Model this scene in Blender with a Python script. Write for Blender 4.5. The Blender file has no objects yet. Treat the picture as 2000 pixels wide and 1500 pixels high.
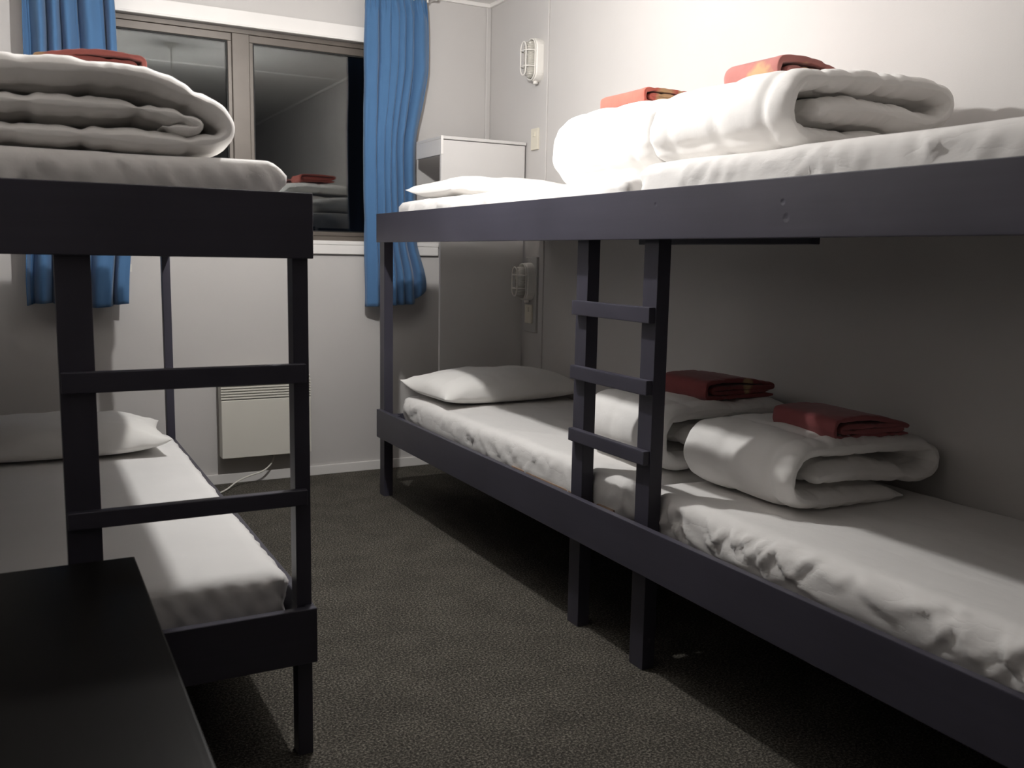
import bpy, bmesh, math, random
from mathutils import Vector, Matrix, noise

random.seed(7)
C = bpy.context.scene.collection
SC = bpy.context.scene

# ------------------------------------------------------------------ camera, world, light, exposure
def cam_matrix(yaw, pitch, roll, loc):
    f = Vector((math.sin(-yaw) * math.cos(pitch), math.cos(yaw) * math.cos(pitch), math.sin(pitch)))
    r = Vector((math.cos(yaw), math.sin(yaw), 0.0))
    u = r.cross(f)
    r2 = r * math.cos(roll) + u * math.sin(roll)
    u2 = u * math.cos(roll) - r * math.sin(roll)
    m = Matrix((r2, u2, -f)).transposed().to_4x4()
    m.translation = loc
    return m

cd = bpy.data.cameras.new('camera')
cam = bpy.data.objects.new('camera', cd)
C.objects.link(cam)
cd.sensor_width = 36.0
cd.lens = 1803.1 / 2000 * 36.0
cd.clip_start = 0.05
cd.dof.use_dof = True
cd.dof.focus_distance = 3.2
cd.dof.aperture_fstop = 5.6
cam.matrix_world = cam_matrix(-0.4922, -0.1379, 0.0189, (0, 0, 1.22))
SC.camera = cam

w = bpy.data.worlds.new('night')
SC.world = w
w.use_nodes = True
w.node_tree.nodes['Background'].inputs[0].default_value = (0.006, 0.007, 0.011, 1)
w.node_tree.nodes['Background'].inputs[1].default_value = 0.3

SC.view_settings.view_transform = 'Standard'
SC.view_settings.look = 'None'
SC.view_settings.exposure = 0.0
SC.view_settings.gamma = 1.0
SC.view_settings.use_curve_mapping = False
SC.cycles.max_bounces = 12
SC.cycles.diffuse_bounces = 8
SC.cycles.glossy_bounces = 5
SC.cycles.caustics_reflective = False
SC.cycles.caustics_refractive = False
SC.cycles.sample_clamp_indirect = 4.0

BULB = (1.02, 2.95, 2.28)          # the one lit lamp of the room
BULB_STRENGTH = 2420.0
BULB_COL = (1.0, 0.978, 0.95)
XL, XR, YF, YB, ZC = -0.42, 2.451, -1.9, 4.909, 2.628

# ------------------------------------------------------------------ materials
def new_mat(name):
    m = bpy.data.materials.new(name)
    m.use_nodes = True
    return m, m.node_tree, m.node_tree.nodes['Principled BSDF']

def N(t, typ, **k):
    n = t.nodes.new(typ)
    for a, b in k.items():
        setattr(n, a, b)
    return n

def coords(t, scale=(1, 1, 1), rot=(0, 0, 0)):
    tc = N(t, 'ShaderNodeTexCoord')
    mp = N(t, 'ShaderNodeMapping')
    mp.inputs['Scale'].default_value = scale
    mp.inputs['Rotation'].default_value = rot
    t.links.new(tc.outputs['Object'], mp.inputs['Vector'])
    return mp.outputs['Vector']

def noise_tex(t, vec, scale, detail=4, rough=0.55):
    n = N(t, 'ShaderNodeTexNoise')
    n.inputs['Scale'].default_value = scale
    n.inputs['Detail'].default_value = detail
    n.inputs['Roughness'].default_value = rough
    t.links.new(vec, n.inputs['Vector'])
    return n

def ramp(t, fac, stops):
    r = N(t, 'ShaderNodeValToRGB')
    el = r.color_ramp.elements
    while len(el) < len(stops):
        el.new(0.5)
    for e, (p, c) in zip(el, stops):
        e.position = p
        e.color = (*c, 1)
    t.links.new(fac, r.inputs['Fac'])
    return r.outputs['Color']

def bump(t, bsdf, height, strength, dist, prev=None):
    b = N(t, 'ShaderNodeBump')
    b.inputs['Strength'].default_value = strength
    b.inputs['Distance'].default_value = dist
    t.links.new(height, b.inputs['Height'])
    if prev:
        t.links.new(prev, b.inputs['Normal'])
    t.links.new(b.outputs['Normal'], bsdf.inputs['Normal'])
    return b.outputs['Normal']

def mat_plain(name, col, rough=0.6, spec=0.4, vary=0.06, scale=6, bumpy=0.0, bscale=60, metallic=0.0):
    m, t, b = new_mat(name)
    v = coords(t)
    n = noise_tex(t, v, scale)
    lo = tuple(c * (1 - vary) for c in col)
    hi = tuple(min(1, c * (1 + vary)) for c in col)
    t.links.new(ramp(t, n.outputs['Fac'], [(0.3, lo), (0.7, hi)]), b.inputs['Base Color'])
    b.inputs['Roughness'].default_value = rough
    b.inputs['Specular IOR Level'].default_value = spec
    b.inputs['Metallic'].default_value = metallic
    if bumpy:
        n2 = noise_tex(t, v, bscale)
        bump(t, b, n2.outputs['Fac'], bumpy, 0.002)
    return m

def mat_painted_wood(name, axis, col=(0.043, 0.041, 0.056), rough=0.40, knots=(), spec=0.32):
    """brushed dark paint over sawn timber: grain runs along one axis"""
    m, t, b = new_mat(name)
    sc = [38, 38, 38]
    sc['xyz'.index(axis)] = 1.6
    v = coords(t, tuple(sc))
    n = noise_tex(t, v, 1.0, 6, 0.62)
    v2 = coords(t)
    n2 = noise_tex(t, v2, 3.0, 3)
    mixn = N(t, 'ShaderNodeMath', operation='MULTIPLY_ADD')
    t.links.new(n.outputs['Fac'], mixn.inputs[0])
    mixn.inputs[1].default_value = 0.55
    t.links.new(n2.outputs['Fac'], mixn.inputs[2])
    c = ramp(t, mixn.outputs[0], [(0.45, tuple(x * 0.86 for x in col)), (1.1, tuple(x * 1.16 for x in col))])
    t.links.new(c, b.inputs['Base Color'])
    b.inputs['Roughness'].default_value = rough
    b.inputs['Specular IOR Level'].default_value = spec
    nrm = bump(t, b, n.outputs['Fac'], 0.35, 0.0012)
    for kp, kr in knots:
        tc = N(t, 'ShaderNodeTexCoord')
        d = N(t, 'ShaderNodeVectorMath', operation='DISTANCE')
        t.links.new(tc.outputs['Object'], d.inputs[0])
        d.inputs[1].default_value = kp
        r = N(t, 'ShaderNodeMapRange')
        r.inputs['From Min'].default_value = kr * 0.3
        r.inputs['From Max'].default_value = kr
        t.links.new(d.outputs['Value'], r.inputs['Value'])
        nrm = bump(t, b, r.outputs['Result'], 0.4, 0.0025, nrm)
    return m

def mat_cloth(name, col, rough=0.9, sheen=0.15, weave=900, crease=0.35, cscale=7, cstretch=(1, 1, 1), cdist=0.006):
    m, t, b = new_mat(name)
    v = coords(t)
    n0 = noise_tex(t, v, 5, 3)
    t.links.new(ramp(t, n0.outputs['Fac'], [(0.3, tuple(c * 0.95 for c in col)), (0.7, col)]), b.inputs['Base Color'])
    b.inputs['Roughness'].default_value = rough
    b.inputs['Specular IOR Level'].default_value = 0.15
    b.inputs['Sheen Weight'].default_value = sheen
    vs = coords(t, cstretch, (0.3, 0.2, 0.5))
    n1 = noise_tex(t, vs, cscale, 5, 0.5)
    # ridged creases
    a = N(t, 'ShaderNodeMath', operation='SUBTRACT')
    t.links.new(n1.outputs['Fac'], a.inputs[0])
    a.inputs[1].default_value = 0.5
    ab = N(t, 'ShaderNodeMath', operation='ABSOLUTE')
    t.links.new(a.outputs[0], ab.inputs[0])
    pw = N(t, 'ShaderNodeMath', operation='POWER')
    t.links.new(ab.outputs[0], pw.inputs[0])
    pw.inputs[1].default_value = 0.6
    nrm = bump(t, b, pw.outputs[0], crease, cdist)
    n2 = noise_tex(t, v, weave, 1)
    bump(t, b, n2.outputs['Fac'], 0.12, 0.0006, nrm)
    return m

M = {}
M['wall'] = mat_plain('wall_paint', (0.53, 0.512, 0.50), 0.62, 0.3, 0.02, 2.5, 0.12, 240)
M['ceiling'] = mat_plain('ceiling_paint', (0.76, 0.745, 0.73), 0.7, 0.3, 0.015, 3)
M['white_trim'] = mat_plain('white_gloss_paint', (0.76, 0.74, 0.72), 0.35, 0.45, 0.02, 5, 0.08, 90)
M['shelf_white'] = mat_plain('grey_white_board', (0.60, 0.585, 0.575), 0.45, 0.4, 0.02, 4)
M['frame'] = mat_plain('bronze_aluminium', (0.115, 0.098, 0.084), 0.42, 0.5, 0.10, 7, 0.05, 300, 0.2)
M['gasket'] = mat_plain('black_rubber', (0.012, 0.012, 0.012), 0.6, 0.3)
M['heater'] = mat_plain('cream_enamel', (0.66, 0.64, 0.58), 0.4, 0.45, 0.015, 4)
M['heater_dark'] = mat_plain('heater_inner', (0.03, 0.03, 0.03), 0.7)
M['plastic'] = mat_plain('ivory_plastic', (0.68, 0.64, 0.54), 0.38, 0.5, 0.02, 6)
M['white_plastic'] = mat_plain('white_plastic', (0.74, 0.72, 0.68), 0.35, 0.5, 0.02, 6)
M['grey_board'] = mat_plain('grey_mount_board', (0.44, 0.43, 0.42), 0.5, 0.35, 0.03, 6)
M['cable'] = mat_plain('white_cable', (0.72, 0.70, 0.64), 0.45, 0.4)
M['desk'] = mat_painted_wood('dark_stained_wood', 'y', (0.005, 0.0045, 0.0042), 0.33, (), 0.12)
M['ply'] = mat_plain('dark_plywood', (0.05, 0.046, 0.05), 0.6, 0.3, 0.2, 12)
M['rail_y'] = mat_painted_wood('slate_paint_along', 'y')
M['rail_x'] = mat_painted_wood('slate_paint_across', 'x')
M['rail_z'] = mat_painted_wood('slate_paint_upright', 'z')
M['rail_knot'] = mat_painted_wood('slate_paint_knotted', 'y', knots=())
M['sheet'] = mat_cloth('white_sheet', (0.74, 0.725, 0.71), 0.9, 0.1, 700, 0.42, 9, (1, 0.45, 1), 0.006)
M['sheet_tight'] = mat_cloth('white_sheet_smooth', (0.76, 0.75, 0.74), 0.9, 0.1, 700, 0.16, 5, (1, 0.5, 1), 0.004)
M['duvet'] = mat_cloth('white_duvet_cotton', (0.86, 0.845, 0.825), 0.85, 0.2, 900, 0.22, 9, (1, 1, 1), 0.006)
M['pillow'] = mat_cloth('pillow_cotton', (0.80, 0.785, 0.76), 0.88, 0.15, 800, 0.22, 6, (1, 1, 1), 0.006)
M['curtain'] = mat_cloth('blue_curtain_cloth', (0.062, 0.145, 0.285), 0.8, 0.25, 600, 0.10, 12, (1, 1, 0.15), 0.003)
M['mattress_edge'] = mat_plain('mattress_edge_ticking', (0.22, 0.155, 0.115), 0.9, 0.1, 0.15, 30)

def mat_carpet():
    m, t, b = new_mat('charcoal_carpet')
    v = coords(t)
    n1 = noise_tex(t, v, 150, 3, 0.75)
    n2 = noise_tex(t, v, 6, 4, 0.6)
    mx = N(t, 'ShaderNodeMath', operation='MULTIPLY_ADD')
    t.links.new(n2.outputs['Fac'], mx.inputs[0])
    mx.inputs[1].default_value = 0.12
    t.links.new(n1.outputs['Fac'], mx.inputs[2])
    c = ramp(t, mx.outputs[0], [(0.36, (0.012, 0.011, 0.010)), (0.56, (0.070, 0.065, 0.056)), (0.76, (0.27, 0.25, 0.21))])
    t.links.new(c, b.inputs['Base Color'])
    b.inputs['Roughness'].default_value = 0.97
    b.inputs['Specular IOR Level'].default_value = 0.05
    n3 = noise_tex(t, v, 260, 2, 0.7)
    bump(t, b, n3.outputs['Fac'], 0.9, 0.006)
    return m
M['carpet'] = mat_carpet()

def mat_glass(name, rough=0.0):
    m, t, b = new_mat(name)
    b.inputs['Base Color'].default_value = (0.93, 0.96, 0.95, 1)
    b.inputs['Transmission Weight'].default_value = 1.0
    b.inputs['Roughness'].default_value = rough
    b.inputs['IOR'].default_value = 1.5
    return m
M['glass'] = mat_glass('window_glass')

def mat_lamp_glass():
    m, t, b = new_mat('ribbed_lamp_glass')
    v = coords(t)
    wv = N(t, 'ShaderNodeTexWave')
    wv.bands_direction = 'Z'
    wv.inputs['Scale'].default_value = 38
    t.links.new(v, wv.inputs['Vector'])
    b.inputs['Base Color'].default_value = (0.62, 0.60, 0.54, 1)
    b.inputs['Transmission Weight'].default_value = 0.25
    b.inputs['Roughness'].default_value = 0.16
    b.inputs['Specular IOR Level'].default_value = 0.7
    bump(t, b, wv.outputs['Fac'], 0.8, 0.004)
    return m
M['lamp_glass'] = mat_lamp_glass()

def mat_throw(name, col, spots):
    """red blanket cloth with a printed yellow flower here and there"""
    m, t, b = new_mat(name)
    v = coords(t)
    n0 = noise_tex(t, v, 14, 4)
    base = ramp(t, n0.outputs['Fac'], [(0.3, tuple(c * 0.88 for c in col)), (0.7, col)])
    cur = base
    for p, r in spots:
        tc = N(t, 'ShaderNodeTexCoord')
        nn = noise_tex(t, tc.outputs['Object'], 30, 3)
        ad = N(t, 'ShaderNodeVectorMath', operation='MULTIPLY_ADD')
        t.links.new(nn.outputs['Color'], ad.inputs[0])
        ad.inputs[1].default_value = (0.05, 0.05, 0.05)
        t.links.new(tc.outputs['Object'], ad.inputs[2])
        d = N(t, 'ShaderNodeVectorMath', operation='DISTANCE')
        t.links.new(ad.outputs['Vector'], d.inputs[0])
        d.inputs[1].default_value = (p[0] + .025, p[1] + .025, p[2] + .025)
        fac = ramp(t, d.outputs['Value'], [(r * 0.6, (0.85, 0.85, 0.85)), (r, (0, 0, 0))])
        mix = N(t, 'ShaderNodeMix', data_type='RGBA')
        t.links.new(fac, mix.inputs['Factor'])
        t.links.new(cur, mix.inputs[6])
        mix.inputs[7].default_value = (0.52, 0.36, 0.19, 1)
        cur = mix.outputs[2]
    t.links.new(cur, b.inputs['Base Color'])
    b.inputs['Roughness'].default_value = 0.92
    b.inputs['Specular IOR Level'].default_value = 0.1
    b.inputs['Sheen Weight'].default_value = 0.2
    n2 = noise_tex(t, v, 400, 2)
    nr = bump(t, b, n2.outputs['Fac'], 0.35, 0.0012)
    n3 = noise_tex(t, v, 16, 3)
    bump(t, b, n3.outputs['Fac'], 0.3, 0.006, nr)
    return m

m, t, b = new_mat('lit_bulb')
b.inputs['Base Color'].default_value = (1, 1, 1, 1)
b.inputs['Emission Color'].default_value = (*BULB_COL, 1)
b.inputs['Emission Strength'].default_value = BULB_STRENGTH
M['bulb'] = m

# ------------------------------------------------------------------ object helpers
def org(o):
    return o.matrix_world.translation.copy() if o else Vector((0, 0, 0))

ORG = {}
def thing(name, label, cat, loc, group=None):
    o = bpy.data.objects.new(name, None)
    o.empty_display_size = 0.1
    C.objects.link(o)
    o.location = loc
    ORG[o] = Vector(loc)
    o['label'] = label
    o['category'] = cat
    if group:
        o['group'] = group
    return o

def tag(o, label, cat, group=None):
    o['label'] = label
    o['category'] = cat
    if group:
        o['group'] = group
    return o

def mesh(name, verts, faces, mat, parent=None, loc=None, smooth=False, sub=0):
    """verts in world space; parts are stored relative to their thing's base"""
    me = bpy.data.meshes.new(name)
    if parent is not None:
        o0 = ORG[parent]
    else:
        o0 = Vector(loc) if loc is not None else Vector((0, 0, 0))
    me.from_pydata([tuple(Vector(v) - o0) for v in verts], [], faces)
    me.materials.append(mat)
    if smooth:
        me.polygons.foreach_set('use_smooth', [True] * len(me.polygons))
    me.update()
    ob = bpy.data.objects.new(name, me)
    C.objects.link(ob)
    if parent is not None:
        ob.parent = parent
    else:
        ob.location = o0
    ORG[ob] = o0
    if sub:
        s = ob.modifiers.new('sub', 'SUBSURF')
        s.levels = s.render_levels = sub
    return ob

def bm_out(bm):
    bm.normal_update()
    vs = [v.co.copy() for v in bm.verts]
    bm.verts.index_update()
    fs = [[v.index for v in f.verts] for f in bm.faces]
    bm.free()
    return vs, fs

def bm_box(bm, x, y, z, bev=0.0, seg=1):
    r = bmesh.ops.create_cube(bm, size=1)
    vs = r['verts']
    bmesh.ops.transform(bm, verts=vs, matrix=Matrix.Translation(((x[0] + x[1]) / 2, (y[0] + y[1]) / 2, (z[0] + z[1]) / 2))
                        @ Matrix.Diagonal((x[1] - x[0], y[1] - y[0], z[1] - z[0], 1)))
    if bev:
        es = set()
        for v in vs:
            es.update(v.link_edges)
        bmesh.ops.bevel(bm, geom=list(es), offset=bev, segments=seg, affect='EDGES', profile=0.7)

def box(name, x, y, z, mat, parent=None, bev=0.0, seg=1, loc=None):
    bm = bmesh.new()
    bm_box(bm, x, y, z, bev, seg)
    vs, fs = bm_out(bm)
    return mesh(name, vs, fs, mat, parent, loc)

def struct(o):
    o['kind'] = 'structure'
    return o

def tube_pts(path, rad, nseg=10, closed=False):
    """verts and faces of a tube along a polyline"""
    P = [Vector(p) for p in path]
    n = len(P)
    vs, fs = [], []
    up = Vector((0, 0, 1))
    for i in range(n):
        if closed:
            d = (P[(i + 1) % n] - P[i - 1]).normalized()
        else:
            d = (P[min(i + 1, n - 1)] - P[max(i - 1, 0)]).normalized()
        ref = up if abs(d.dot(up)) < 0.92 else Vector((1, 0, 0))
        if i:
            ref = prev
        a = d.cross(ref).normalized()
        b = a.cross(d).normalized()
        prev = b
        for k in range(nseg):
            t = 2 * math.pi * k / nseg
            vs.append(P[i] + a * (math.cos(t) * rad) + b * (math.sin(t) * rad))
    m = n if closed else n - 1
    for i in range(m):
        for k in range(nseg):
            j = (i + 1) % n
            fs.append((i * nseg + k, i * nseg + (k + 1) % nseg, j * nseg + (k + 1) % nseg, j * nseg + k))
    if not closed:
        fs.append(tuple(range(nseg))[::-1])
        fs.append(tuple((n - 1) * nseg + k for k in range(nseg)))
    return vs, fs

def tube(name, path, rad, mat, parent=None, nseg=10, closed=False, loc=None):
    vs, fs = tube_pts(path, rad, nseg, closed)
    return mesh(name, vs, fs, mat, parent, loc, smooth=True)

def lathe(name, prof, centre, mat, parent=None, nseg=24, loc=None):
    vs, fs = [], []
    n = len(prof)
    for r, z in prof:
        for k in range(nseg):
            t = 2 * math.pi * k / nseg
            vs.append((centre[0] + r * math.cos(t), centre[1] + r * math.sin(t), z))
    for i in range(n - 1):
        for k in range(nseg):
            fs.append((i * nseg + k, i * nseg + (k + 1) % nseg, (i + 1) * nseg + (k + 1) % nseg, (i + 1) * nseg + k))
    fs.append(tuple(range(nseg))[::-1])
    fs.append(tuple((n - 1) * nseg + k for k in range(nseg)))
    return mesh(name, vs, fs, mat, parent, loc, smooth=True)

def catmull(pts, per=8):
    """dense samples through control tuples"""
    P = [Vector(p) for p in pts]
    P = [P[0] * 2 - P[1]] + P + [P[-1] * 2 - P[-2]]
    out = []
    for i in range(1, len(P) - 2):
        for k in range(per):
            t = k / per
            a, b_, c, d = P[i - 1], P[i], P[i + 1], P[i + 2]
            out.append(0.5 * ((2 * b_) + (c - a) * t + (2 * a - 5 * b_ + 4 * c - d) * t * t + (3 * b_ - a - 3 * c + d) * t ** 3))
    out.append(P[-2].copy())
    return out

def resample(pts, step):
    L = [0.0]
    for a, b_ in zip(pts, pts[1:]):
        L.append(L[-1] + (Vector(b_[:2]) - Vector(a[:2])).length)
    n = max(8, int(L[-1] / step))
    out, j = [], 0
    for i in range(n + 1):
        s = L[-1] * i / n
        while j < len(L) - 2 and L[j + 1] < s:
            j += 1
        k = (s - L[j]) / max(1e-9, L[j + 1] - L[j])
        out.append((pts[j].lerp(pts[j + 1], min(1, max(0, k))), s))
    return out

def smoothstep(a, b_, x):
    t = min(1, max(0, (x - a) / (b_ - a)))
    return t * t * (3 - 2 * t)

# ------------------------------------------------------------------ the setting
struct(box('floor', (XL - .1, XR + .1), (YF - .1, YB + .1), (-0.08, 0.0), M['carpet']))
struct(box('ceiling', (XL - .1, XR + .1), (YF - .1, YB + .1), (ZC, ZC + 0.08), M['ceiling']))
struct(box('wall_right', (XR, XR + .1), (YF, YB), (0, ZC), M['wall']))
struct(box('wall_left', (XL - .1, XL), (YF, YB), (0, ZC), M['wall']))
struct(box('wall_front', (XL - .1, XR + .1), (YF - .1, YF), (0, ZC), M['wall']))
d1 = struct(box('unseen_door_1', (.55, 1.40), (YF, YF + .035), (0.004, 2.02), mat_plain('unseen_door_timber', (.09, .055, .035), .45, .4, .2, 4), None, .003))  # unseen dark door, added behind the camera to cut bounced light
struct(box('trim_8', (.46, .545), (YF, YF + .02), (0, 2.10), M['white_trim']))
struct(box('trim_9', (1.405, 1.49), (YF, YF + .02), (0, 2.10), M['white_trim']))
WX0, WX1, WZ0, WZ1 = 0.14, 1.97, 1.262, 2.33
bm = bmesh.new()
bm_box(bm, (XL - .1, WX0), (YB, YB + .12), (0, ZC))
bm_box(bm, (WX1, XR + .1), (YB, YB + .12), (0, ZC))
bm_box(bm, (WX0, WX1), (YB, YB + .12), (0, WZ0))
bm_box(bm, (WX0, WX1), (YB, YB + .12), (WZ1, ZC))
vs, fs = bm_out(bm)
struct(mesh('wall_back', vs, fs, M['wall']))

def baseboard(name, x, y):
    bm = bmesh.new()
    bm_box(bm, x, y, (0.0, 0.052), 0.004, 2)
    vs, fs = bm_out(bm)
    return struct(mesh(name, vs, fs, M['white_trim']))
baseboard('baseboard_back', (XL, XR), (YB - .014, YB))
baseboard('baseboard_right', (XR - .014, XR), (YF, YB - .014))
baseboard('baseboard_left', (XL, XL + .014), (YF, YB - .014))
# cover strips: right wall sheet joint, corner bead, cornices, ceiling joint
struct(box('trim_1', (XR - .007, XR), (4.238, 4.283), (0.052, ZC - .02), M['wall'], bev=.002))
struct(box('trim_2', (XR - .030, XR), (YB - .012, YB), (0.052, ZC - .02), M['wall'], bev=.004))
struct(box('trim_3', (XL, XR), (YB - .018, YB), (ZC - .022, ZC), M['white_trim'], bev=.006, seg=2))
struct(box('trim_4', (XR - .018, XR), (YF, YB - .018), (ZC - .022, ZC), M['white_trim'], bev=.006, seg=2))
struct(box('trim_5', (XL, XR - .018), (2.27, 2.32), (ZC - .008, ZC), M['ceiling'], bev=.002))
# window head board and sill board
bm = bmesh.new()
bm_box(bm, (0.05, 2.015), (YB - .020, YB), (2.336, 2.405), 0.003, 2)
bm_box(bm, (0.05, 2.015), (YB - .027, YB), (2.328, 2.338), 0.002, 1)
vs, fs = bm_out(bm)
struct(mesh('trim_6', vs, fs, M['white_trim']))
bm = bmesh.new()
bm_box(bm, (-0.02, 2.13), (YB - .022, YB + .05), (1.262, 1.283), 0.003, 2)
bm_box(bm, (-0.02, 2.13), (YB - .020, YB), (1.211, 1.262), 0.003, 1)
vs, fs = bm_out(bm)
struct(mesh('trim_7', vs, fs, M['white_trim']))

# window: bronze aluminium frame, central mullion, two panes
win = thing('window_1', 'dark bronze framed two pane window above the wall heater at night', 'window', (1.055, YB + .05, 1.283))
win['kind'] = 'structure'
del win['category']
FY0, FY1 = YB + .036, YB + .095
def frame_bar(x, z, y=(FY0, FY1), name='frame_bar', b=.002):
    return box(name, x, y, z, M['frame'], win, bev=b)
frame_bar((WX0, WX1), (2.306, 2.33))
frame_bar((WX0, WX1), (1.283, 1.307))
frame_bar((WX0, WX0 + .03), (1.307, 2.306))
frame_bar((WX1 - .03, WX1), (1.307, 2.306))
frame_bar((1.013, 1.100), (1.307, 2.306), (FY0 - .004, FY1), 'mullion', .003)
for (a, b2) in ((WX0 + .03, 1.013), (1.100, WX1 - .03)):
    sash = mesh('sash', [], [], M['frame'], win)
    bm = bmesh.new()
    y = (FY0 + .006, FY1 - .01)
    bm_box(bm, (a, b2), y, (2.268, 2.305), .002)
    bm_box(bm, (a, b2), y, (1.308, 1.330), .002)
    bm_box(bm, (a, a + .02), y, (1.330, 2.268), .002)
    bm_box(bm, (b2 - .02, b2), y, (1.330, 2.268), .002)
    vs, fs = bm_out(bm)
    o0 = ORG[win]
    sash.data.from_pydata([tuple(v - o0) for v in vs], [], fs)
    bm = bmesh.new()
    y = (FY0 + .012, FY0 + .030)
    bm_box(bm, (a + .02, b2 - .02), y, (2.262, 2.268))
    bm_box(bm, (a + .02, b2 - .02), y, (1.330, 1.336))
    bm_box(bm, (a + .02, a + .026), y, (1.336, 2.262))
    bm_box(bm, (b2 - .026, b2 - .02), y, (1.336, 2.262))
    vs, fs = bm_out(bm)
    mesh('gasket', vs, fs, M['gasket'], sash)
    box('pane', (a + .02, b2 - .02), (FY0 + .016, FY0 + .020), (1.330, 2.268), M['glass'], sash)
    box('pane', (a + .02, b2 - .02), (FY0 + .032, FY0 + .036), (1.330, 2.268), M['glass'], sash)

# ------------------------------------------------------------------ lamp that lights the room (hangs just above the frame)
lamp = thing('pendant_lamp', 'bare lit bulb hanging on a short white flex from the ceiling mid room', 'lamp', (BULB[0], BULB[1], BULB[2] - .05))
lathe('ceiling_rose', [(0.005, ZC - .034), (0.018, ZC - .032), (0.026, ZC - .018), (0.046, ZC - .010), (0.05, ZC)], BULB, M['white_plastic'], lamp)
tube('flex', [(BULB[0], BULB[1], ZC - .03), (BULB[0] + .002, BULB[1], ZC - .12), (BULB[0], BULB[1], BULB[2] + .13)], .0035, M['cable'], lamp, 8)
lathe('lamp_holder', [(0.006, BULB[2] + .135), (0.017, BULB[2] + .125), (0.019, BULB[2] + .085), (0.023, BULB[2] + .08), (0.023, BULB[2] + .055), (0.014, BULB[2] + .05)][::-1], BULB, M['white_plastic'], lamp)
R = .030
prof = [(max(.001, R * math.sin(math.pi * i / 14)), BULB[2] - R * math.cos(math.pi * i / 14)) for i in range(0, 13)]
prof += [(.013, BULB[2] + .052)]
lathe('bulb', prof, BULB, M['bulb'], lamp, 20)

# ------------------------------------------------------------------ bunks
XB, TB = 1.535, 0.022          # face of the right bunk's side rails, board thickness
XP = 1.592                     # face of its posts
RY0, RY1 = 0.42, 4.271
Z1, Z2, Z3, Z4 = 1.407, 1.272, 0.460, 0.322
rb = thing('bunk_bed', 'long dark slate painted double bunk along the right wall with a three rung ladder midway', 'bunk bed', (2.0, 2.4, 0), 'dark painted bunk beds')
kn = ORG[rb]
M['rail_knot'] = mat_painted_wood('slate_paint_knotted', 'y', knots=[((XB - kn.x, 1.585 - kn.y, 1.352), .008), ((XB - kn.x, 1.572 - kn.y, 1.317), .011), ((XB - kn.x, 2.06 - kn.y, 1.365), .007)])
box('upper_rail', (XB, XB + TB), (RY0, RY1), (Z2, Z1), M['rail_knot'], rb, .0025, 2)
box('lower_rail', (XB, XB + TB), (RY0, RY1), (Z4, Z3), M['rail_y'], rb, .0025, 2)
# inner bearers that carry the bases
for z, dz in ((Z1 - .10, .001), (Z3 - .10, .03)):
    box('bearer', (XB + TB, XP + .03), (RY0 + .03, 4.20), (z - dz, z + .012), M['rail_y'], rb, .002)
    box('wall_bearer', (2.40, 2.434), (RY0 + .03, 4.27), (z - dz, z + .012), M['rail_y'], rb, .002)
    for (a, b2) in ((RY0 + .03, 2.27), (2.29, 4.22)):
        box('bed_base', (XB + TB + .001, 2.434), (a, b2), (z + .012, z + .024), M['ply'], rb)
for nm, y, z0, z1 in (('post', (4.316, 4.378), 0, Z2 + .05), ('post', (0.45, 0.51), 0, Z2 + .05)):
    box('post', (XP, XP + .046), y, (z0, z1), M['rail_z'], rb, .002, 2)
box('wall_post', (2.385, 2.431), (0.45, 0.51), (0, Z2 + .05), M['rail_z'], rb, .002)
for z0 in (Z2 + .005, Z4 + .005):
    box('end_rail', (XP + .046, 2.434), (4.325, 4.345), (z0 + .03, z0 + .09), M['rail_x'], rb, .002)
    box('end_rail', (XP + .046, 2.385), (0.46, 0.48), (z0, z0 + .10), M['rail_x'], rb, .002)
box('corner_block', (XB + TB, XP + .046), (4.21, 4.271), (Z2 + .01, Z1 - .03), M['rail_x'], rb, .002)
box('corner_block', (XB + TB, XP + .046), (4.21, 4.271), (Z4 + .01, Z3 - .03), M['rail_x'], rb, .002)
for y in ((2.476, 2.541), (2.114, 2.181)):
    box('ladder_stile', (XP, XP + .044), y, (0, Z2 + .06), M['rail_z'], rb, .002, 2)
for za, zb_ in ((1.037, 1.083), (0.830, 0.874), (0.626, 0.668)):
    box('ladder_rung', (XP - .022, XP), (2.118, 2.533), (za, zb_), M['rail_y'], rb, .0035, 2)
box('centre_bearer', (1.98, 2.02), (1.93, 2.75), (1.268, 1.318), M['rail_y'], rb, .002)

LX, LY = 0.594, 2.066          # outer faces of the left bunk (aisle side, near end)
LZ1, LZ2, LZ3, LZ4 = 1.351, 1.205, 0.382, 0.246
YS = LY + .030
lb = thing('bunk_bed', 'dark painted bunk at left seen from its foot end with two ladder rungs', 'bunk bed', (0.12, 3.1, 0), 'dark painted bunk beds')
box('upper_end_board', (-.40, LX), (LY, LY + .022), (LZ2, LZ1), M['rail_x'], lb, .0045, 3)
box('lower_end_board', (-.40, LX), (LY, LY + .022), (LZ4, LZ3), M['rail_x'], lb, .0045, 3)
box('upper_side_rail', (LX - .022, LX), (LY + .022, 4.33), (LZ2, LZ1), M['rail_y'], lb, .002)
box('lower_side_rail', (LX - .022, LX), (LY + .022, 4.33), (LZ4, LZ3), M['rail_y'], lb, .002)
box('stile', (.553, .572 + .017), (YS, YS + .046), (0, LZ4), M['rail_z'], lb, .002, 2)
box('stile', (.553, .5715), (YS, YS + .046), (LZ4, LZ3), M['rail_z'], lb)
box('ladder_stile', (.553, .589), (YS, YS + .046), (LZ3, LZ2), M['rail_z'], lb, .002, 2)
box('ladder_stile', (.068, .136), (YS, YS + .046), (0, LZ1 - .03), M['rail_z'], lb, .002, 2)
box('post', (-.395, -.35), (YS, YS + .046), (0, LZ1 - .02), M['rail_z'], lb, .002)
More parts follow.
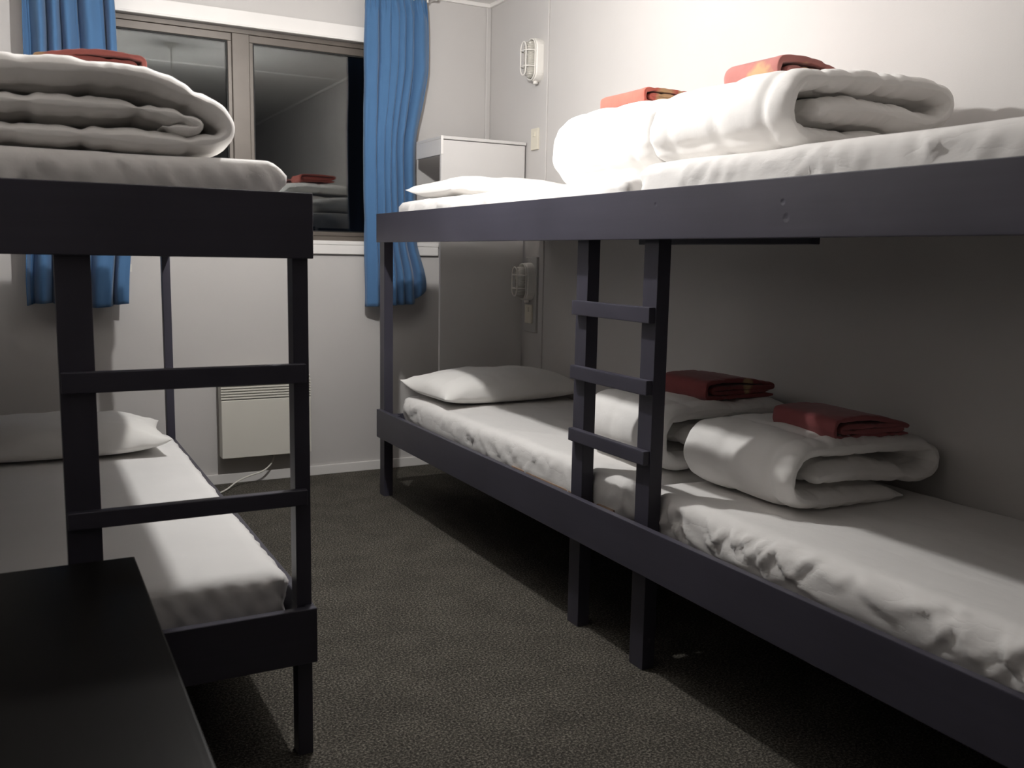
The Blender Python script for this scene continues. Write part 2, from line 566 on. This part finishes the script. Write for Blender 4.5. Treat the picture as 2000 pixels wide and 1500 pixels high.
box('post', (.556, .590), (4.255, 4.30), (LZ3, LZ2), M['rail_z'], lb, .002)
box('post', (.535, .571), (4.255, 4.30), (0, LZ3), M['rail_z'], lb, .002)
box('post', (-.395, -.35), (4.255, 4.30), (0, LZ1 - .02), M['rail_z'], lb, .002)
for za, zb_ in ((.922, .966), (.633, .670)):
    box('ladder_rung', (.070, .577), (YS - .022, YS), (za, zb_), M['rail_x'], lb, .004, 3)
for z in (LZ1 - .10, LZ3 - .10):
    box('bearer', (.53, .572), (LY + .09, 4.24), (z - .03, z + .012), M['rail_y'], lb)
    box('wall_bearer', (-.40, -.36), (LY + .09, 4.24), (z - .03, z + .012), M['rail_y'], lb)
    box('bed_base', (-.40, .571), (LY + .085, 4.25), (z + .012, z + .024), M['ply'], lb)
    box('head_rail', (-.35, .556), (4.30, 4.322), (z - .03, z + (.175 if z > 1 else .05)), M['rail_x'], lb)

# ------------------------------------------------------------------ mattresses
def mattress(label, x, y, z, seed, mat, side=.008, top=.0025, slump=0.0, r=.035, step=.021):
    hx, hy, hz = (x[1] - x[0]) / 2, (y[1] - y[0]) / 2, (z[1] - z[0]) / 2
    c = Vector(((x[0] + x[1]) / 2, (y[0] + y[1]) / 2, (z[0] + z[1]) / 2))
    H = (hx, hy, hz)
    n = [max(4, int(2 * h / step)) for h in H]
    idx, vs, fs = {}, [], []
    rg = random.Random(seed)
    strokes = []
    for ax, half, cnt in ((0, hy, int(hy * 95)), (1, hx, int(hx * 70))):
        for _ in range(cnt):
            an = math.radians(rg.choice((1, 1, -1)) * rg.uniform(18, 68))
            strokes.append((ax, rg.uniform(-half, half), rg.uniform(-.03, hz + .01), math.cos(an), math.sin(an), rg.uniform(.04, .13), rg.uniform(.007, .014), side * rg.uniform(.35, 1.0)))
    def vid(i, j, k):
        key = (i, j, k)
        if key in idx:
            return idx[key]
        p = Vector((-hx + 2 * hx * i / n[0], -hy + 2 * hy * j / n[1], -hz + 2 * hz * k / n[2]))
        q = Vector([min(max(p[a], -(H[a] - r)), H[a] - r) for a in range(3)])
        d = p - q
        nn = d.normalized() if d.length > 1e-6 else Vector((0, 0, 1))
        p = q + nn * r
        s = Vector((seed * 7.3, seed * 3.1, seed))
        sidew = 1 - smoothstep(.3, .85, abs(nn.z))
        # creases: slanted pulls on the sides, long soft folds on the top
        along = p.y if abs(nn.x) >= abs(nn.y) else p.x
        dd = side * .8 * sidew * noise.noise(Vector((along * 4, p.z * 9, 8)) + s)
        if sidew > .03 or nn.z < .97:
            kk = sidew * .75 + .25 * (1 - smoothstep(.9, 1, abs(nn.z)))
            for ax, a0, z0, dx, dz, ln, wd, am in strokes:
                if (abs(nn.x) >= abs(nn.y)) != (ax == 0) or abs(along - a0) > .16:
                    continue
                t = (along - a0) * dx + (p.z - z0) * dz
                e = (along - a0) * dz - (p.z - z0) * dx + .25 * t * t / ln
                if abs(t) < ln and abs(e) < wd * 3:
                    f = math.cos(t / ln * math.pi / 2)
                    dd += kk * am * f * (math.exp(-(e / wd) ** 2) - .55 * math.exp(-((e - wd * 1.5) / (wd * 1.2)) ** 2))
        tp = smoothstep(.3, .9, nn.z)
        dd += top * tp * (noise.noise(p * 3 + s) * 2 + .8 * max(0, 1 - 2.5 * abs(noise.noise(Vector((p.x * 5, p.y * 2.6, 1)) + s))) ** 3)
        # rounded corner gathers
        cn = smoothstep(hy - .13, hy - .01, abs(p.y)) * sidew
        dd += cn * .005 * math.sin((p.x + p.z * .6) * 120 + seed)
        p = p + nn * dd
        p.z -= slump * smoothstep(0, 1, abs(p.y) / hy) ** 4 * (1 if nn.z > -.2 else 0)
        idx[key] = len(vs)
        vs.append(c + p)
        return idx[key]
    for a in range(3):
        b2, d = (a + 1) % 3, (a + 2) % 3
        for side_ in (0, n[a]):
            for i in range(n[b2]):
                for j in range(n[d]):
                    quad = []
                    for di, dj in ((0, 0), (1, 0), (1, 1), (0, 1)):
                        k = [0, 0, 0]
                        k[a], k[b2], k[d] = side_, i + di, j + dj
                        quad.append(vid(*k))
                    fs.append(quad if side_ else quad[::-1])
    o = mesh('mattress', vs, fs, mat, None, (c.x, c.y, z[0]), True)
    return tag(o, label, 'mattress', 'mattresses in white fitted sheets')

def bz(z):
    return z - .10 + .024 + .0005
mattress('upper right mattress nearest the camera under the thicker duvet, wrinkled white sheet', (1.612, 2.425), (.46, 2.262), (bz(Z1), 1.490), 1, M['sheet'], .0058, .003, 0, .04, .016)
mattress('brightly lit upper right mattress at the pillow end beside the blue curtain', (1.612, 2.425), (2.300, 4.215), (bz(Z1), 1.462), 2, M['sheet'], .009, .004, 0, .04, .018)
mattress('lower right mattress nearest the camera with creased sheet side along the rail', (1.642, 2.425), (.46, 2.258), (bz(Z3), .530), 3, M['sheet'], .010, .003, 0, .05, .0125)
mattress('lower right mattress at the far end under the lone pillow', (1.642, 2.425), (2.302, 4.215), (bz(Z3), .527), 4, M['sheet'], .0065, .004, 0, .045, .016)
mattress('upper left mattress in a grey shaded white sheet under the folded duvet', (-.395, .548), (2.128, 4.25), (bz(LZ1), 1.422), 5, M['sheet'], .007, .002, 0, .04, .016)
mattress('lower left mattress with smooth white sheet half in shadow', (-.395, .548), (2.150, 4.07), (bz(LZ3), .452), 6, M['sheet_tight'], .006, .0015, 0, .04, .018)

# ------------------------------------------------------------------ pillows
def pillow(label, cx, cy, z, A, B, H, rot, seed, tilt=(0, 0), tip=(0, 0, 0), sink=.35):
    """A along local x, B along local y; tip = (corner sx, sy, lift)"""
    nu, nv = 44, 32
    vs, fs = [], []
    ca, sa = math.cos(rot), math.sin(rot)
    def P(i, j, top):
        u, v = -1 + 2 * i / nu, -1 + 2 * j / nv
        uu = math.sin(u * math.pi / 2)
        vv = math.sin(v * math.pi / 2)
        px = A * uu * (1 - .075 * (1 - vv * vv) * abs(uu) ** 4)
        py = B * vv * (1 - .10 * (1 - uu * uu) * abs(vv) ** 4)
        h = ((1 - abs(uu) ** 3.0) ** .55) * ((1 - abs(vv) ** 3.0) ** .55)
        s = Vector((seed * 5.1, seed, 0))
        wr = noise.noise(Vector((px * 7, py * 7, 0)) + s) * .010 + max(0, 1 - 2.4 * abs(noise.noise(Vector((px * 10 + py * 5, py * 8, 2)) + s))) ** 3 * .007
        edge = smoothstep(0, .25, h)
        if top:
            pz = H * h * (1 - sink) + wr * edge
        else:
            pz = -H * sink * h
        pz += H * sink * .97 
        # edges lift off the sheet, seam ripple near the rim
        rim = 1 - smoothstep(.0, .35, h)
        pz += rim * .004 * math.sin(px * 60 + seed) 
        pz += tilt[0] * px + tilt[1] * py
        if tip[2]:
            d = math.hypot(uu - tip[0], vv - tip[1])
            pz += tip[2] * max(0, 1 - d / .55) ** 2
        return Vector((cx + ca * px - sa * py, cy + sa * px + ca * py, z + pz))
    idx = {}
    def vid(i, j, top):
        rimv = i in (0, nu) or j in (0, nv)
        k = (i, j, True if rimv else top)
        if k not in idx:
            idx[k] = len(vs)
            vs.append(P(i, j, k[2]))
        return idx[k]
    for top in (True, False):
        for i in range(nu):
            for j in range(nv):
                q = [vid(i, j, top), vid(i + 1, j, top), vid(i + 1, j + 1, top), vid(i, j + 1, top)]
                fs.append(q if top else q[::-1])
    o = mesh('pillow', vs, fs, M['pillow'], None, (cx, cy, z), True, 1)
    return tag(o, label, 'pillow', 'white pillows')

pillow('plump white pillow on the far lower right mattress, half in shadow', 2.035, 3.975, .528, .395, .245, .150, .05, 1, tip=(-1, 1, .03))
pillow('overlit white pillow on the upper right bunk in front of the shelf unit', 2.03, 3.93, 1.463, .385, .24, .115, .04, 2, tip=(-1, 1, .02))
pillow('white pillow at the head of the lower left mattress behind the ladder', .095, 3.84, .452, .40, .27, .135, -.03, 3, tip=(1, -1, .02))

# ------------------------------------------------------------------ folded duvets
def ribbon(path, step, L, nax, seed, origin, flip, quilt=True, end_t=.18, jitter=.010, seam_s=.21, seam_a=.19, slope=0.0, rot=0.0, puff=.010, endpow=6):
    """a thick folded sheet: path of (u, w, thickness) extruded along the y axis; flip mirrors u"""
    dense = catmull([(p[0], p[1], p[2]) for p in path], 10)
    smp = resample(dense, step)
    n = len(smp)
    P2 = [Vector((p.x, p.y)) for p, s in smp]
    T = [p.z for p, s in smp]
    S = [s for p, s in smp]
    Nn = []
    for i in range(n):
        d = (P2[min(n - 1, i + 1)] - P2[max(0, i - 1)]).normalized()
        Nn.append(Vector((-d.y, d.x)))
    vs, fs = [], []
    sd = Vector((seed * 11.7, seed * 3.3, seed * 1.9))
    ca, sa = math.cos(rot), math.sin(rot)
    tot = S[-1]
    for k in range(nax + 1):
        x = -1 + 2 * k / nax
        # stations crowd towards both ends so the puffed edge is round
        a0 = math.sin(x * math.pi / 2)
        kt = max(end_t, (1 - abs(a0) ** endpow) ** .5)
        for sgn in (1, -1):
            for i in range(n):
                s = S[i]
                jit = jitter * noise.noise(Vector((s * 4, seed, (1 if a0 > 0 else 5)))) * abs(a0) ** 3
                a = (a0 * .5 + .5) * L + jit * 2
                th = T[i] * kt * min(1, .35 + min(s, tot - s) / .03)
                off = sgn * th / 2
                if quilt:
                    ds = abs((s / seam_s + .37) % 1 - .5) * seam_s
                    da = abs(((a + .02) / seam_a) % 1 - .5) * seam_a
                    g = math.exp(-(ds / .008) ** 2) + math.exp(-(da / .008) ** 2)
                    g = min(1, g)
                    near = math.exp(-(ds / .045) ** 2)
                    neara = math.exp(-(da / .045) ** 2)
                    pk = near * .5 * abs(noise.noise(Vector((a * 45, s * 9, 0)) + sd)) + neara * .5 * abs(noise.noise(Vector((s * 45, a * 9, 4)) + sd))
                    lump = noise.noise(Vector((s * 6, a * 6, sgn)) + sd) * .7 + noise.noise(Vector((s * 16, a * 13, sgn)) + sd) * .35
                    ew = smoothstep(.62, .97, abs(a0))
                    ews = 1.35 * puff * ew * (abs(noise.noise(Vector((s * 34, seed, a0)))) * 2 - .5)
                    off += sgn * (puff * lump - 1.2 * puff * g - 1.1 * puff * pk - ews) * (.3 + .7 * kt)
                q = P2[i] + Nn[i] * off
                u, ww = q.x, max(q.y, 0.002) + slope * q.x
                u = -u if flip else u
                yy = a - L / 2
                vs.append(Vector((origin[0] + ca * u - sa * yy, origin[1] + L / 2 + sa * u + ca * yy, origin[2] + ww)))
    row = 2 * n
    for k in range(nax):
        for i in range(n - 1):
            a, b2 = k * row + i, (k + 1) * row + i
            fs.append((a, a + 1, b2 + 1, b2))
            a, b2 = k * row + n + i, (k + 1) * row + n + i
            fs.append((a + 1, a, b2, b2 + 1))
        for i in (0, n - 1):
            a, c2 = k * row + i, k * row + n + i
            b2, d2 = a + row, c2 + row
            fs.append((a, b2, d2, c2) if i == 0 else (b2, a, c2, d2))
    for k in (0, nax):
        for i in range(n - 1):
            a, c2 = k * row + i, k * row + n + i
            fs.append((a, c2, c2 + 1, a + 1) if k == 0 else (c2, a, a + 1, c2 + 1))
    if flip:
        fs = [f[::-1] for f in fs]
    return vs, fs

def duvet(label, path, L, seed, origin, flip=False, **kw):
    vs, fs = ribbon(path, .013, L, 34, seed, origin, flip, **kw)
    o = mesh('duvet', vs, fs, M['duvet'], None, origin, True, 1)
    return tag(o, label, 'duvet', 'folded white duvets')

# cross-sections: bottom layer starts at the wall, the big fold faces the aisle (u = 0), the top runs back and tucks under
def sect(W, H, nose=.5, t=.064):
    return [(W * .74, .030, t * .92), (W * .60, .031, t * .95), (W * .40, .032, t), (.16, .033, t), (.080, .040, t * .95),
            (.036, H * .34, t * .95), (.036, H * .58, t), (.075, H * .80, t * 1.05), (W * .28, H - t * .52, t * 1.05),
            (W * .56, H - t * .50, t * 1.05), (W * .82, H - t * .58, t), (W - .037, H * .70, t * .98), (W - .036, H * .48, t * .95), (W * .85, H * .38, t * 1.0),
            (W * .66, H * .44, t * 1.12), (W * .44, H * .50, t * 1.22), (W * .27, H * .50, t * 1.1), (W * .19, H * .47, t * .9)]
duvet('folded white duvet on the near lower right mattress, spiral end facing the camera', sect(.640, .215), .46, 1, (1.785, 1.775, .533), slope=-.03)
duvet('folded white duvet on the lower right bunk seen through the ladder', sect(.64, .232, t=.066), .46, 2, (1.765, 2.315, .530), slope=-.01)
duvet('overlit folded white duvet on the upper right bunk nearest its pillow', sect(.66, .270, t=.078), .60, 3, (1.735, 2.395, 1.466))
duvet('thick folded white duvet on the upper right bunk, the one nearer the camera', sect(.650, .222, t=.072), .575, 4, (1.70, 1.775, 1.492), slope=.055)
LP = [(.56, .030, .05), (.40, .028, .056), (.25, .028, .06), (.12, .026, .055), (.055, .036, .05), (.026, .058, .05), (.042, .094, .058), (.10, .128, .066),
      (.20, .160, .07), (.34, .162, .074), (.50, .155, .075), (.66, .145, .07), (.765, .125, .06), (.772, .100, .05), (.70, .084, .05),
      (.52, .086, .054), (.36, .090, .056), (.22, .092, .052), (.12, .080, .045), (.085, .066, .04), (.11, .056, .034), (.17, .058, .03)]
duvet('folded white duvet on the upper left bunk with rim lit nose towards the aisle', LP, .62, 5, (.462, 2.165, 1.424), True)

# ------------------------------------------------------------------ folded red throws
def throw(label, W, H, L, seed, origin, col, spots, rot=0.0, flip=False, slope=0.0, droop=0.0):
    t = H * .23
    p = [(W * .97, t * .55, t), (W * .5, t * .55, t), (t * 1.6, t * .6, t), (t * .62, H * .36, t), (t * .62, H * .62, t), (t * 1.7, H - t * .6, t),
         (W * .5, H - t * .52, t), (W - t * 1.2, H - t * 1.1 - droop, t), (W - t * .6, H * .58 - droop * .7, t), (W - t * 1.6, H * .46, t),
         (W * .5, H * .56, t), (t * 3.2, H * .56, t), (t * 2.2, H * .46, t * .9), (t * 3.2, H * .36, t * .9), (W * .5, H * .34, t), (W * .9, H * .33, t)]
    vs, fs = ribbon(p, .008, L, 16, seed, origin, flip, quilt=True, end_t=.75, jitter=.004, seam_s=50, seam_a=50, slope=slope, rot=rot, puff=.0035, endpow=30)
    o = mesh('folded_throw', vs, fs, mat_throw('red_throw_cloth', col, spots), None, origin, True, 1)
    return tag(o, label, 'blanket', 'folded red throws')

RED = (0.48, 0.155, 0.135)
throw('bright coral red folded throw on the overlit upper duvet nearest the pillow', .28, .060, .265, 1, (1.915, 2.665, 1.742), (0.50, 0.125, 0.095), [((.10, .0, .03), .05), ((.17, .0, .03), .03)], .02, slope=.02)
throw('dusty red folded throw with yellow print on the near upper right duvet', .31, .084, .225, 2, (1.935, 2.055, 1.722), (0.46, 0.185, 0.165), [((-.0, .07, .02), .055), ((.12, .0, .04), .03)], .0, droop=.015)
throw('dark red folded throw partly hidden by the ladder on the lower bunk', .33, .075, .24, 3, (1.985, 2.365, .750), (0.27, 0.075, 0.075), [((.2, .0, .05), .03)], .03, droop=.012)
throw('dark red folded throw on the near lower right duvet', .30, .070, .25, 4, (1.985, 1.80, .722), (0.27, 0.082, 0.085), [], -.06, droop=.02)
throw('red folded throw with yellow edge on top of the left duvet', .235, .046, .24, 5, (.285, 2.33, 1.612), RED, [((-.245, .0, .03), .045)], .03, True, 0.0, .012)

# ------------------------------------------------------------------ curtains
def interp(tab, v):
    for (a, p), (b2, q) in zip(tab, tab[1:]):
        if v <= b2:
            k = smoothstep(0, 1, (v - a) / (b2 - a))
            return p + (q - p) * k
    return tab[-1][1]

def curtain(label, xl, xr, ztop, zbot, y, n, amp, seed, widths):
    """xl / xr: tables z -> x; pleated cloth with a gathered heading"""
    nu, nv = 150, 70
    vs, fs = [], []
    ph = [random.uniform(0, 6.28) for _ in range(4)]
    for j in range(nv + 1):
        v = j / nv
        for i in range(nu + 1):
            u = i / nu
            zb_ = zbot(u)
            z = ztop - (ztop - zb_) * v
            a, b2 = interp(xl, ztop - z), interp(xr, ztop - z)
            uw = u + .035 * math.sin(u * 6.28 * 1.3 + ph[0]) + .012 * math.sin(v * 3 + u * 9 + ph[1])
            wave = math.sin(uw * n * 6.283)
            wave = math.copysign(abs(wave) ** .8, wave) + .35 * math.sin(uw * n * 2.1 * 6.283 + ph[2] + v * 1.4)
            am = amp * (.75 + .5 * noise.noise(Vector((u * 5, v * 2, seed)))) * (.75 + .35 * v)
            if v < .05:      # heading tape gathers
                am *= .45 + .55 * v / .05
                wave += .5 * math.sin(u * n * 4 * 6.283)
            x = a + (b2 - a) * u + .012 * math.sin(uw * n * 6.283 + 1.5) + .004 * noise.noise(Vector((u * 7, v * 9, seed)))
            vs.append((x, y + am * wave + .006 * noise.noise(Vector((u * 8, v * 5, seed + 4))), z))
    for j in range(nv):
        for i in range(nu):
            a = j * (nu + 1) + i
            fs.append((a, a + nu + 1, a + nu + 2, a + 1))
    o = mesh('curtain', vs, fs, M['curtain'], None, ((xl[0][1] + xr[0][1]) / 2, y, zbot(.5)), True)
    s = o.modifiers.new('cloth thickness', 'SOLIDIFY')
    s.thickness = .003
    return tag(o, label, 'curtain', 'blue curtains')

YC = 4.815
cr = curtain('blue pleated curtain right of the window beside the shelf unit', [(0, 1.680), (.3, 1.672), (.9, 1.666), (1.7, 1.668)],
             [(0, 2.022), (.12, 2.036), (.32, 2.036), (.80, 1.958), (1.25, 1.972), (1.52, 2.035), (1.7, 2.04)],
             2.572, lambda u: .930 + .018 * u + .10 * max(0, (u - .72) / .28) ** 1.4, YC, 6.5, .026, 1, None)
cl = curtain('blue pleated curtain left of the window above the left bunk', [(0, .070), (.6, .066), (1.62, .030)],
             [(0, .452), (.6, .462), (1.3, .482), (1.62, .462)],
             2.572, lambda u: .950 + .012 * math.sin(u * 7), YC, 5.0, .044, 2, None)
box('care_tag', (.468, .492), (4.812, 4.815), (1.11, 1.147), M['cable'], cl)
tr = thing('curtain_track', 'white curtain track above the window near the ceiling', 'curtain rail', (1.05, YC, 2.575))
box('track', (-.02, 2.08), (YC - .009, YC + .009), (2.578, 2.602), M['white_trim'], tr, .002)
for x in (.0, .7, 1.4, 2.06):
    box('bracket', (x - .01, x + .01), (YC + .009, YB), (2.582, 2.598), M['white_trim'], tr, .001)
for k in range(9):
    box('glider', (1.69 + k * .041, 1.698 + k * .041), (YC - .005, YC + .005), (2.560, 2.578), M['white_plastic'], tr)

# ------------------------------------------------------------------ panel heater with louvres
ht = thing('wall_heater', 'cream wall panel heater with louvred top under the window', 'heater', (1.128, 4.87, .145))
HX0, HX1, HZ0, HZ1 = .893, 1.360, .152, .568
HY0 = YB - .100
box('body', (HX0, HX1), (HY0, YB - .022), (HZ0, .456), M['heater'], ht, .006, 3)
box('inner_case', (HX0 + .006, HX1 - .006), (HY0 + .012, YB - .022), (.454, HZ1 - .004), M['heater_dark'], ht)
for k in range(7):
    z = .4615 + k * .0138
    bm = bmesh.new()
    bm_box(bm, (HX0, HX1), (HY0, HY0 + .030), (z, z + .0078), .0022, 2)
    vs, fs = bm_out(bm)
    vs = [Vector((v.x, v.y, v.z + (v.y - HY0) * .25)) for v in vs]
    mesh('louvre', vs, fs, M['heater'], ht)
for x0 in (HX0, HX1 - .010):
    box('end_cheek', (x0, x0 + .010), (HY0 + .012, YB - .022), (.455, HZ1), M['heater'], ht, .002)
box('top_cap', (HX0, HX1), (HY0 + .010, YB - .022), (HZ1 - .004, HZ1 + .004), M['heater'], ht, .002)
for x0 in (.97, 1.25):
    box('wall_bracket', (x0, x0 + .03), (YB - .022, YB), (.18, .52), M['heater_dark'], ht)
tube('power_cord', [tuple(v) for v in catmull([(1.175, 4.868, .150), (1.168, 4.866, .125), (1.150, 4.858, .092), (1.105, 4.848, .062), (1.02, 4.836, .042),
     (.955, 4.80, .026), (.90, 4.745, .009), (.83, 4.67, .0055), (.72, 4.58, .0055), (.60, 4.52, .0055)], 8)], .0042, M['cable'], ht, 8)

# ------------------------------------------------------------------ shelf unit between the bunk head and the window wall
su = thing('shelf_unit', 'grey white open shelf unit with tall side panel behind the right bunk head', 'shelf', (2.2, 4.65, 0))
SX, SY = 1.948, 4.446
box('side_panel', (SX, XR - .0145), (SY, SY + .018), (.46, 1.802), M['shelf_white'], su, .001)
box('top_board', (SX, XR - .008), (SY - .003, 4.783), (1.806, 1.822), M['shelf_white'], su, .002)
box('fascia', (SX, SX + .018), (SY + .018, 4.783), (1.728, 1.806), M['shelf_white'], su, .001)
box('edge_strip', (SX - .003, SX + .010), (SY - .004, SY - .0005), (1.73, 1.822), M['white_trim'], su)
box('back_rail', (SX + .3, XR - .03), (YB - .052, YB - .0145 - .018), (.60, .70), M['shelf_white'], su)
box('shelf_board', (SX + .30, XR - .03), (SY + .018, YB - .052), (.66, .678), M['shelf_white'], su)

# ------------------------------------------------------------------ bulkhead lamps and switches on the right wall
def bulkhead(label, y, z0, z1, back=0.0):
    """oval caged bulkhead lamp with its flat back on the wall plane x = XR - back"""
    zc, hh, hw = (z0 + z1) / 2, (z1 - z0) / 2, .052
    X0 = XR - back
    th = thing('bulkhead_lamp', label, 'wall lamp', (X0, y, z0), 'caged bulkhead wall lamps')
    def oval(a, h, n=12):
        """stadium outline of half width a and half height h"""
        pts = []
        for k in range(n + 1):
            t = math.pi * k / n
            pts.append((a * math.cos(t), h - a + a * math.sin(t)))
        for k in range(n + 1):
            t = math.pi + math.pi * k / n
            pts.append((a * math.cos(t), -(h - a) + a * math.sin(t)))
        return pts
    def loft(rings):
        vs, fs = [], []
        n = None
        for a, h, d in rings:
            o = oval(a, h)
            n = len(o)
            vs += [(X0 - d, y + p[0], zc + p[1]) for p in o]
        for i in range(len(rings) - 1):
            for k in range(n):
                fs.append((i * n + k, i * n + (k + 1) % n, (i + 1) * n + (k + 1) % n, (i + 1) * n + k))
        fs.append(tuple(range(n))[::-1])
        fs.append(tuple((len(rings) - 1) * n + k for k in range(n)))
        return vs, fs
    vs, fs = loft([(hw, hh, 0), (hw, hh, .012), (hw * .97, hh * .985, .040), (hw * .90, hh * .955, .046), (hw * .80, hh * .90, .047), (hw * .78, hh * .89, .036)])
    mesh('base', vs, fs, M['white_plastic'], th, smooth=False)
    a, h = hw * .74, hh * .86
    vs, fs = loft([(a, h, .034), (a, h, .050), (a * .94, h * .97, .066), (a * .78, h * .9, .078), (a * .5, h * .78, .084), (a * .2, h * .66, .086)])
    mesh('diffuser', vs, fs, M['lamp_glass'], th, smooth=True)
    # cage: front oval hoop, mid hoop, two cross bars, one long bar
    hoop = lambda s, d: [(X0 - d, y + p[0] * s, zc + p[1] * (s * .5 + .5)) for p in oval(hw * .86, hh * .94)]
    tube('cage_hoop', hoop(1.0, .052), .0034, M['white_plastic'], th, 8, True)
    front = tube('cage_hoop', hoop(.62, .096), .0034, M['white_plastic'], th, 8, True)
    for zz in (hh * .36, -hh * .36):
        tube('cage_bar', [tuple(v) for v in catmull([(X0 - .044, y - hw * .86, zc + zz), (X0 - .080, y - hw * .78, zc + zz), (X0 - .097, y - hw * .45, zc + zz),
             (X0 - .099, y, zc + zz), (X0 - .097, y + hw * .45, zc + zz), (X0 - .080, y + hw * .78, zc + zz), (X0 - .044, y + hw * .86, zc + zz)], 4)], .003, M['white_plastic'], front, 8)
    lathe('cable_gland', [(.010, z0 - .012), (.013, z0 - .010), (.013, z0 + .004), (.010, z0 + .006)], (X0 - .022, y), M['white_plastic'], th, 14)
    return th
ob = bpy.data.objects.get('mattress.003')
box('ticking_border', (1.6395, 1.646), (2.36, 3.05), (.392, .424), M['mattress_edge'], ob, .003, 2)
bulkhead('white caged bulkhead lamp high on the right wall above the upper bunk', 4.335, 2.118, 2.335)
mb = thing('mounting_board', 'grey timber board under the upper bunk that carries a lamp and a switch', 'board', (XR, 4.345, .81))
box('board', (XR - .018, XR - .0005), (4.287, 4.408), (.815, 1.215), M['grey_board'], mb, .002)
bulkhead('dim caged bulkhead lamp on the grey board beneath the upper bunk', 4.350, .985, 1.185, .0185)

def switch(label, y, z0, z1, back=0.0):
    X0 = XR - back
    s = thing('light_switch', label, 'light switch', (X0, (y[0] + y[1]) / 2, z0), 'light switches by the bunk heads')
    box('plate', (X0 - .011, X0), y, (z0, z1), M['plastic'], s, .003, 2)
    yc = (y[0] + y[1]) / 2
    pl = [c for c in bpy.data.objects if c.parent == s][0]
    box('rocker', (X0 - .015, X0 - .011), (yc - .012, yc + .012), ((z0 + z1) / 2 + .012, (z0 + z1) / 2 + .036), M['plastic'], pl, .0015)
    return s
switch('ivory switch plate on the wall above the upper right pillow', (4.318, 4.392), 1.776, 1.886)
switch('ivory switch plate on the grey board beneath the lower lamp', (4.316, 4.386), .862, .962, .0185)

# ------------------------------------------------------------------ dark low cabinet at the left front
dk = thing('low_cabinet', 'near black wooden cabinet top in the bottom left foreground', 'cabinet', (-.1, 1.35, 0))
box('top', (-.40, .184), (.72, 1.951), (.578, .602), M['desk'], dk, .003, 2)
box('side_panel', (.14, .160), (.75, 1.92), (.0, .578), M['desk'], dk, .001)
box('side_panel', (-.395, -.375), (.75, 1.92), (.0, .578), M['desk'], dk, .001)
box('back_panel', (-.375, .14), (1.90, 1.918), (.04, .578), M['desk'], dk)
box('plinth', (-.375, .14), (.78, 1.90), (.0, .05), M['desk'], dk)
for k in range(3):
    z = .06 + k * .172
    d = box('drawer', (-.372, .137), (.752, 1.80), (z, z + .166), M['desk'], dk, .002)
    box('handle', (-.16, -.07), (.738, .752), (z + .075, z + .09), M['gasket'], d, .002)
